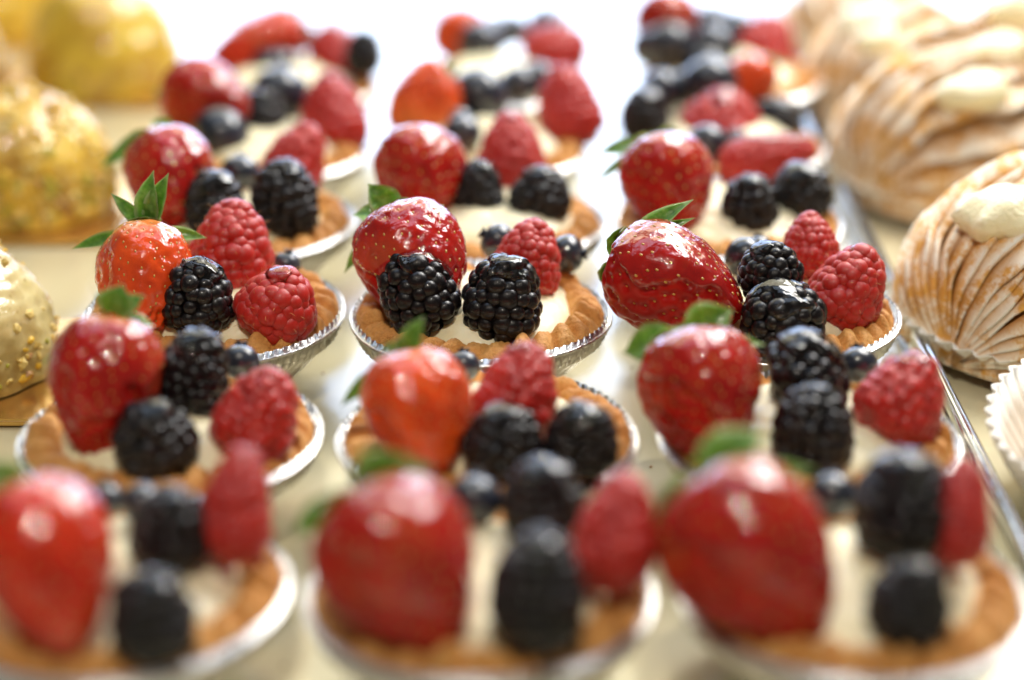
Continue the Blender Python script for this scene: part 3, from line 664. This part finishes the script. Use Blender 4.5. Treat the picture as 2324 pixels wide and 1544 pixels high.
YEL = (.90, .62, .09)
dome(-112, 850, .0345, .044, (.76, .66, .32), 420, 'pale glazed dome cake with pistachio crumbs at its foot, nearest the camera', 'nearest dome cake', 1, True)
dome(66, 482, .0345, .046, YEL, 1100, 'yellow dome cake covered all over in golden crumbs', 'crumb-covered dome cake', 2)
dome(245, 198, .0365, .052, (.84, .60, .06), 60, 'smooth mustard-yellow dome cake behind the crumb-covered one', 'smooth mustard dome cake', 3)
dome(-165, 215, .0365, .050, YEL, 300, 'yellow dome cake cut by the left photo edge, only its glare showing', 'dome cake cut by the left photo edge', 4)
dome(10, 75, .0365, .050, (.84, .60, .06), 60, 'farthest yellow dome cake in the top left corner', 'farthest dome cake', 5)

# ------------------------------------------------------------------ sugared shell pastries
def shell(x, y, R, L, yaw, seed, label, where, cream=None, n=22, tilt=0, cup=True, squash=.85):
    """a clam of overlapping pastry leaves that meet at a near and a far pole"""
    root = bpy.data.objects.new('shell_pastry', None); COL.objects.link(root); root.location = (x, y, .004); root.rotation_euler = (rad(tilt), 0, rad(yaw))
    tag(root, label, 'pastry', 'sugared shell pastries')
    r = np.random.RandomState(seed); nu, nv = 44, 9
    for k in range(n):
        a0 = rad(-18 + 216 * k / n + r.uniform(-2, 2)); da = rad(216 / n) * 1.55; V = []; lip = []
        lift = r.uniform(.7, 1.3)
        for j in range(nv):
            v = j / (nv - 1)
            for i in range(nu):
                s_ = i / (nu - 1) * math.pi; rr = math.sin(s_) ** .62
                ex = .96 + (.14 if n > 15 else .26) * lift * v
                wv_ = .020 * math.sin(s_ * 5 + k) * v + .012 * math.sin(s_ * 13 + k * 2.1) * v
                a = a0 + da * v * (.75 + .25 * math.sin(s_)) + wv_ * 2
                R_ = R * rr * (ex + wv_ * .6)
                V.append((-math.cos(a) * R_, -math.cos(s_) * L, max(.0, math.sin(a) * R_ * squash + R * .30 * rr)))
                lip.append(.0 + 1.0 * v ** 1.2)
        # thickness: fold the lip back underneath
        for i in range(nu):
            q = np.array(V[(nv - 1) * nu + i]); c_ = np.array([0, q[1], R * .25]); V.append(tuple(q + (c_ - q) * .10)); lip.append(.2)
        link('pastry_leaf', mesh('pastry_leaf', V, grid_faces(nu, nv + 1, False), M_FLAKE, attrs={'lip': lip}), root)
    # inner body
    V = []; nu2, nv2 = 40, 24
    for j in range(nv2):
        s_ = math.pi * j / (nv2 - 1)
        for i in range(nu2):
            a = i * 2 * math.pi / nu2; rr = R * .90 * math.sin(s_) ** .62; V.append((math.cos(a) * rr, -math.cos(s_) * L * .97, max(0, math.sin(a) * rr * squash + R * .28 * math.sin(s_) ** .62)))
    link('pastry_body', mesh('pastry_body', V, grid_faces(nu2, nv2), M_FLAKE, attrs={'lip': np.zeros(len(V))}), root)
    if cream:
        qx, qy, qz, qr = cream; pw, sw = at(qx, qy, qz); cr = qr / sw; lp = Matrix.Rotation(-rad(yaw), 3, 'Z') @ (pw - root.location); cx, cy, cz = lp; V, Fc = ICO3; Rz = np.array(Matrix.Rotation(rad(yaw), 3, 'Z')); P = V * [cr * 1.15, cr * 1.0, cr * .72]; P *= (1 + waves(P, 75, seed, 3) * .20 + .22 * np.maximum(0, V[:, 0] * .8 + V[:, 2] * .4) ** 2)[:, None]; P[:, 0] += np.maximum(P[:, 2], 0) * .45; P = P @ Rz
        link('cream_dollop', mesh('cream_dollop', P + [cx, cy, cz], Fc, M_FILL), root)
    if cup:
        nu3 = 280; th = np.arange(nu3) * 2 * math.pi / nu3; pl = np.sin(th * 46); V = []
        for rr, z, am in ((.60, .0004, 0), (.78, .0006, .006), (.98, .0075, .022), (1.10, .0125, .030), (1.10, .0129, .030), (.97, .0081, .022), (.75, .0012, .006)):
            k = rr + am * pl; k = k * cup; z = z * cup ** 2; V.append(np.stack([k * R * 1.02 * np.cos(th), k * L * .98 * np.sin(th), np.full(nu3, z - .0035) + .0012 * np.sin(th * 3 + seed) * (z > .01)], 1))
        c = link('paper_cup', mesh('paper_cup', np.concatenate(V), grid_faces(nu3, 7), M_PAPER), loc=(x, y, .004)); c.rotation_euler.z = rad(yaw)
        tag(c, 'pleated white paper cup under the ' + where, 'paper cup', 'paper cups under the shell pastries')
shell(.1850, .600, .046, .060, -50, 1, 'sharpest shell pastry, ridged and sugared, with a big cream dollop on top', 'sharpest shell pastry', (2275, 490, .049, 92), n=22)
shell(.1780, .745, .041, .048, -58, 2, 'blurred shell pastry behind the sharpest, with dark open layers', 'shell pastry with dark open layers', (2195, 212, .050, 68), n=12)
shell(.1760, .845, .038, .044, -45, 3, 'blurred pale shell pastry third from the front of its row', 'pale third shell pastry', (1985, 95, .049, 40), n=10)
shell(.1740, .940, .037, .036, -5, 4, 'farthest shell pastry next to the back row of tarts, cream on top', 'farthest shell pastry beside the tarts', (1965, 50, .046, 60), n=8)
shell(.2680, .800, .040, .044, -50, 5, 'shell pastry cut by the right photo edge behind the cream dollop', 'shell pastry behind the cream dollop', (2240, 128, .052, 66), n=10)
shell(.2630, .925, .038, .040, -10, 6, 'brown shell pastry in the top right corner with a yellow dollop', 'brown top right shell pastry', (2300, 22, .050, 62), n=9)
shell(.1755, .476, .029, .036, -8, 7, 'near shell pastry mostly outside the right photo edge, in a wide paper cup', 'near shell pastry at the right photo edge', None, n=18, cup=1.36)
print('objects', len(bpy.data.objects), 'tris', sum(len(m.polygons) for m in bpy.data.meshes))
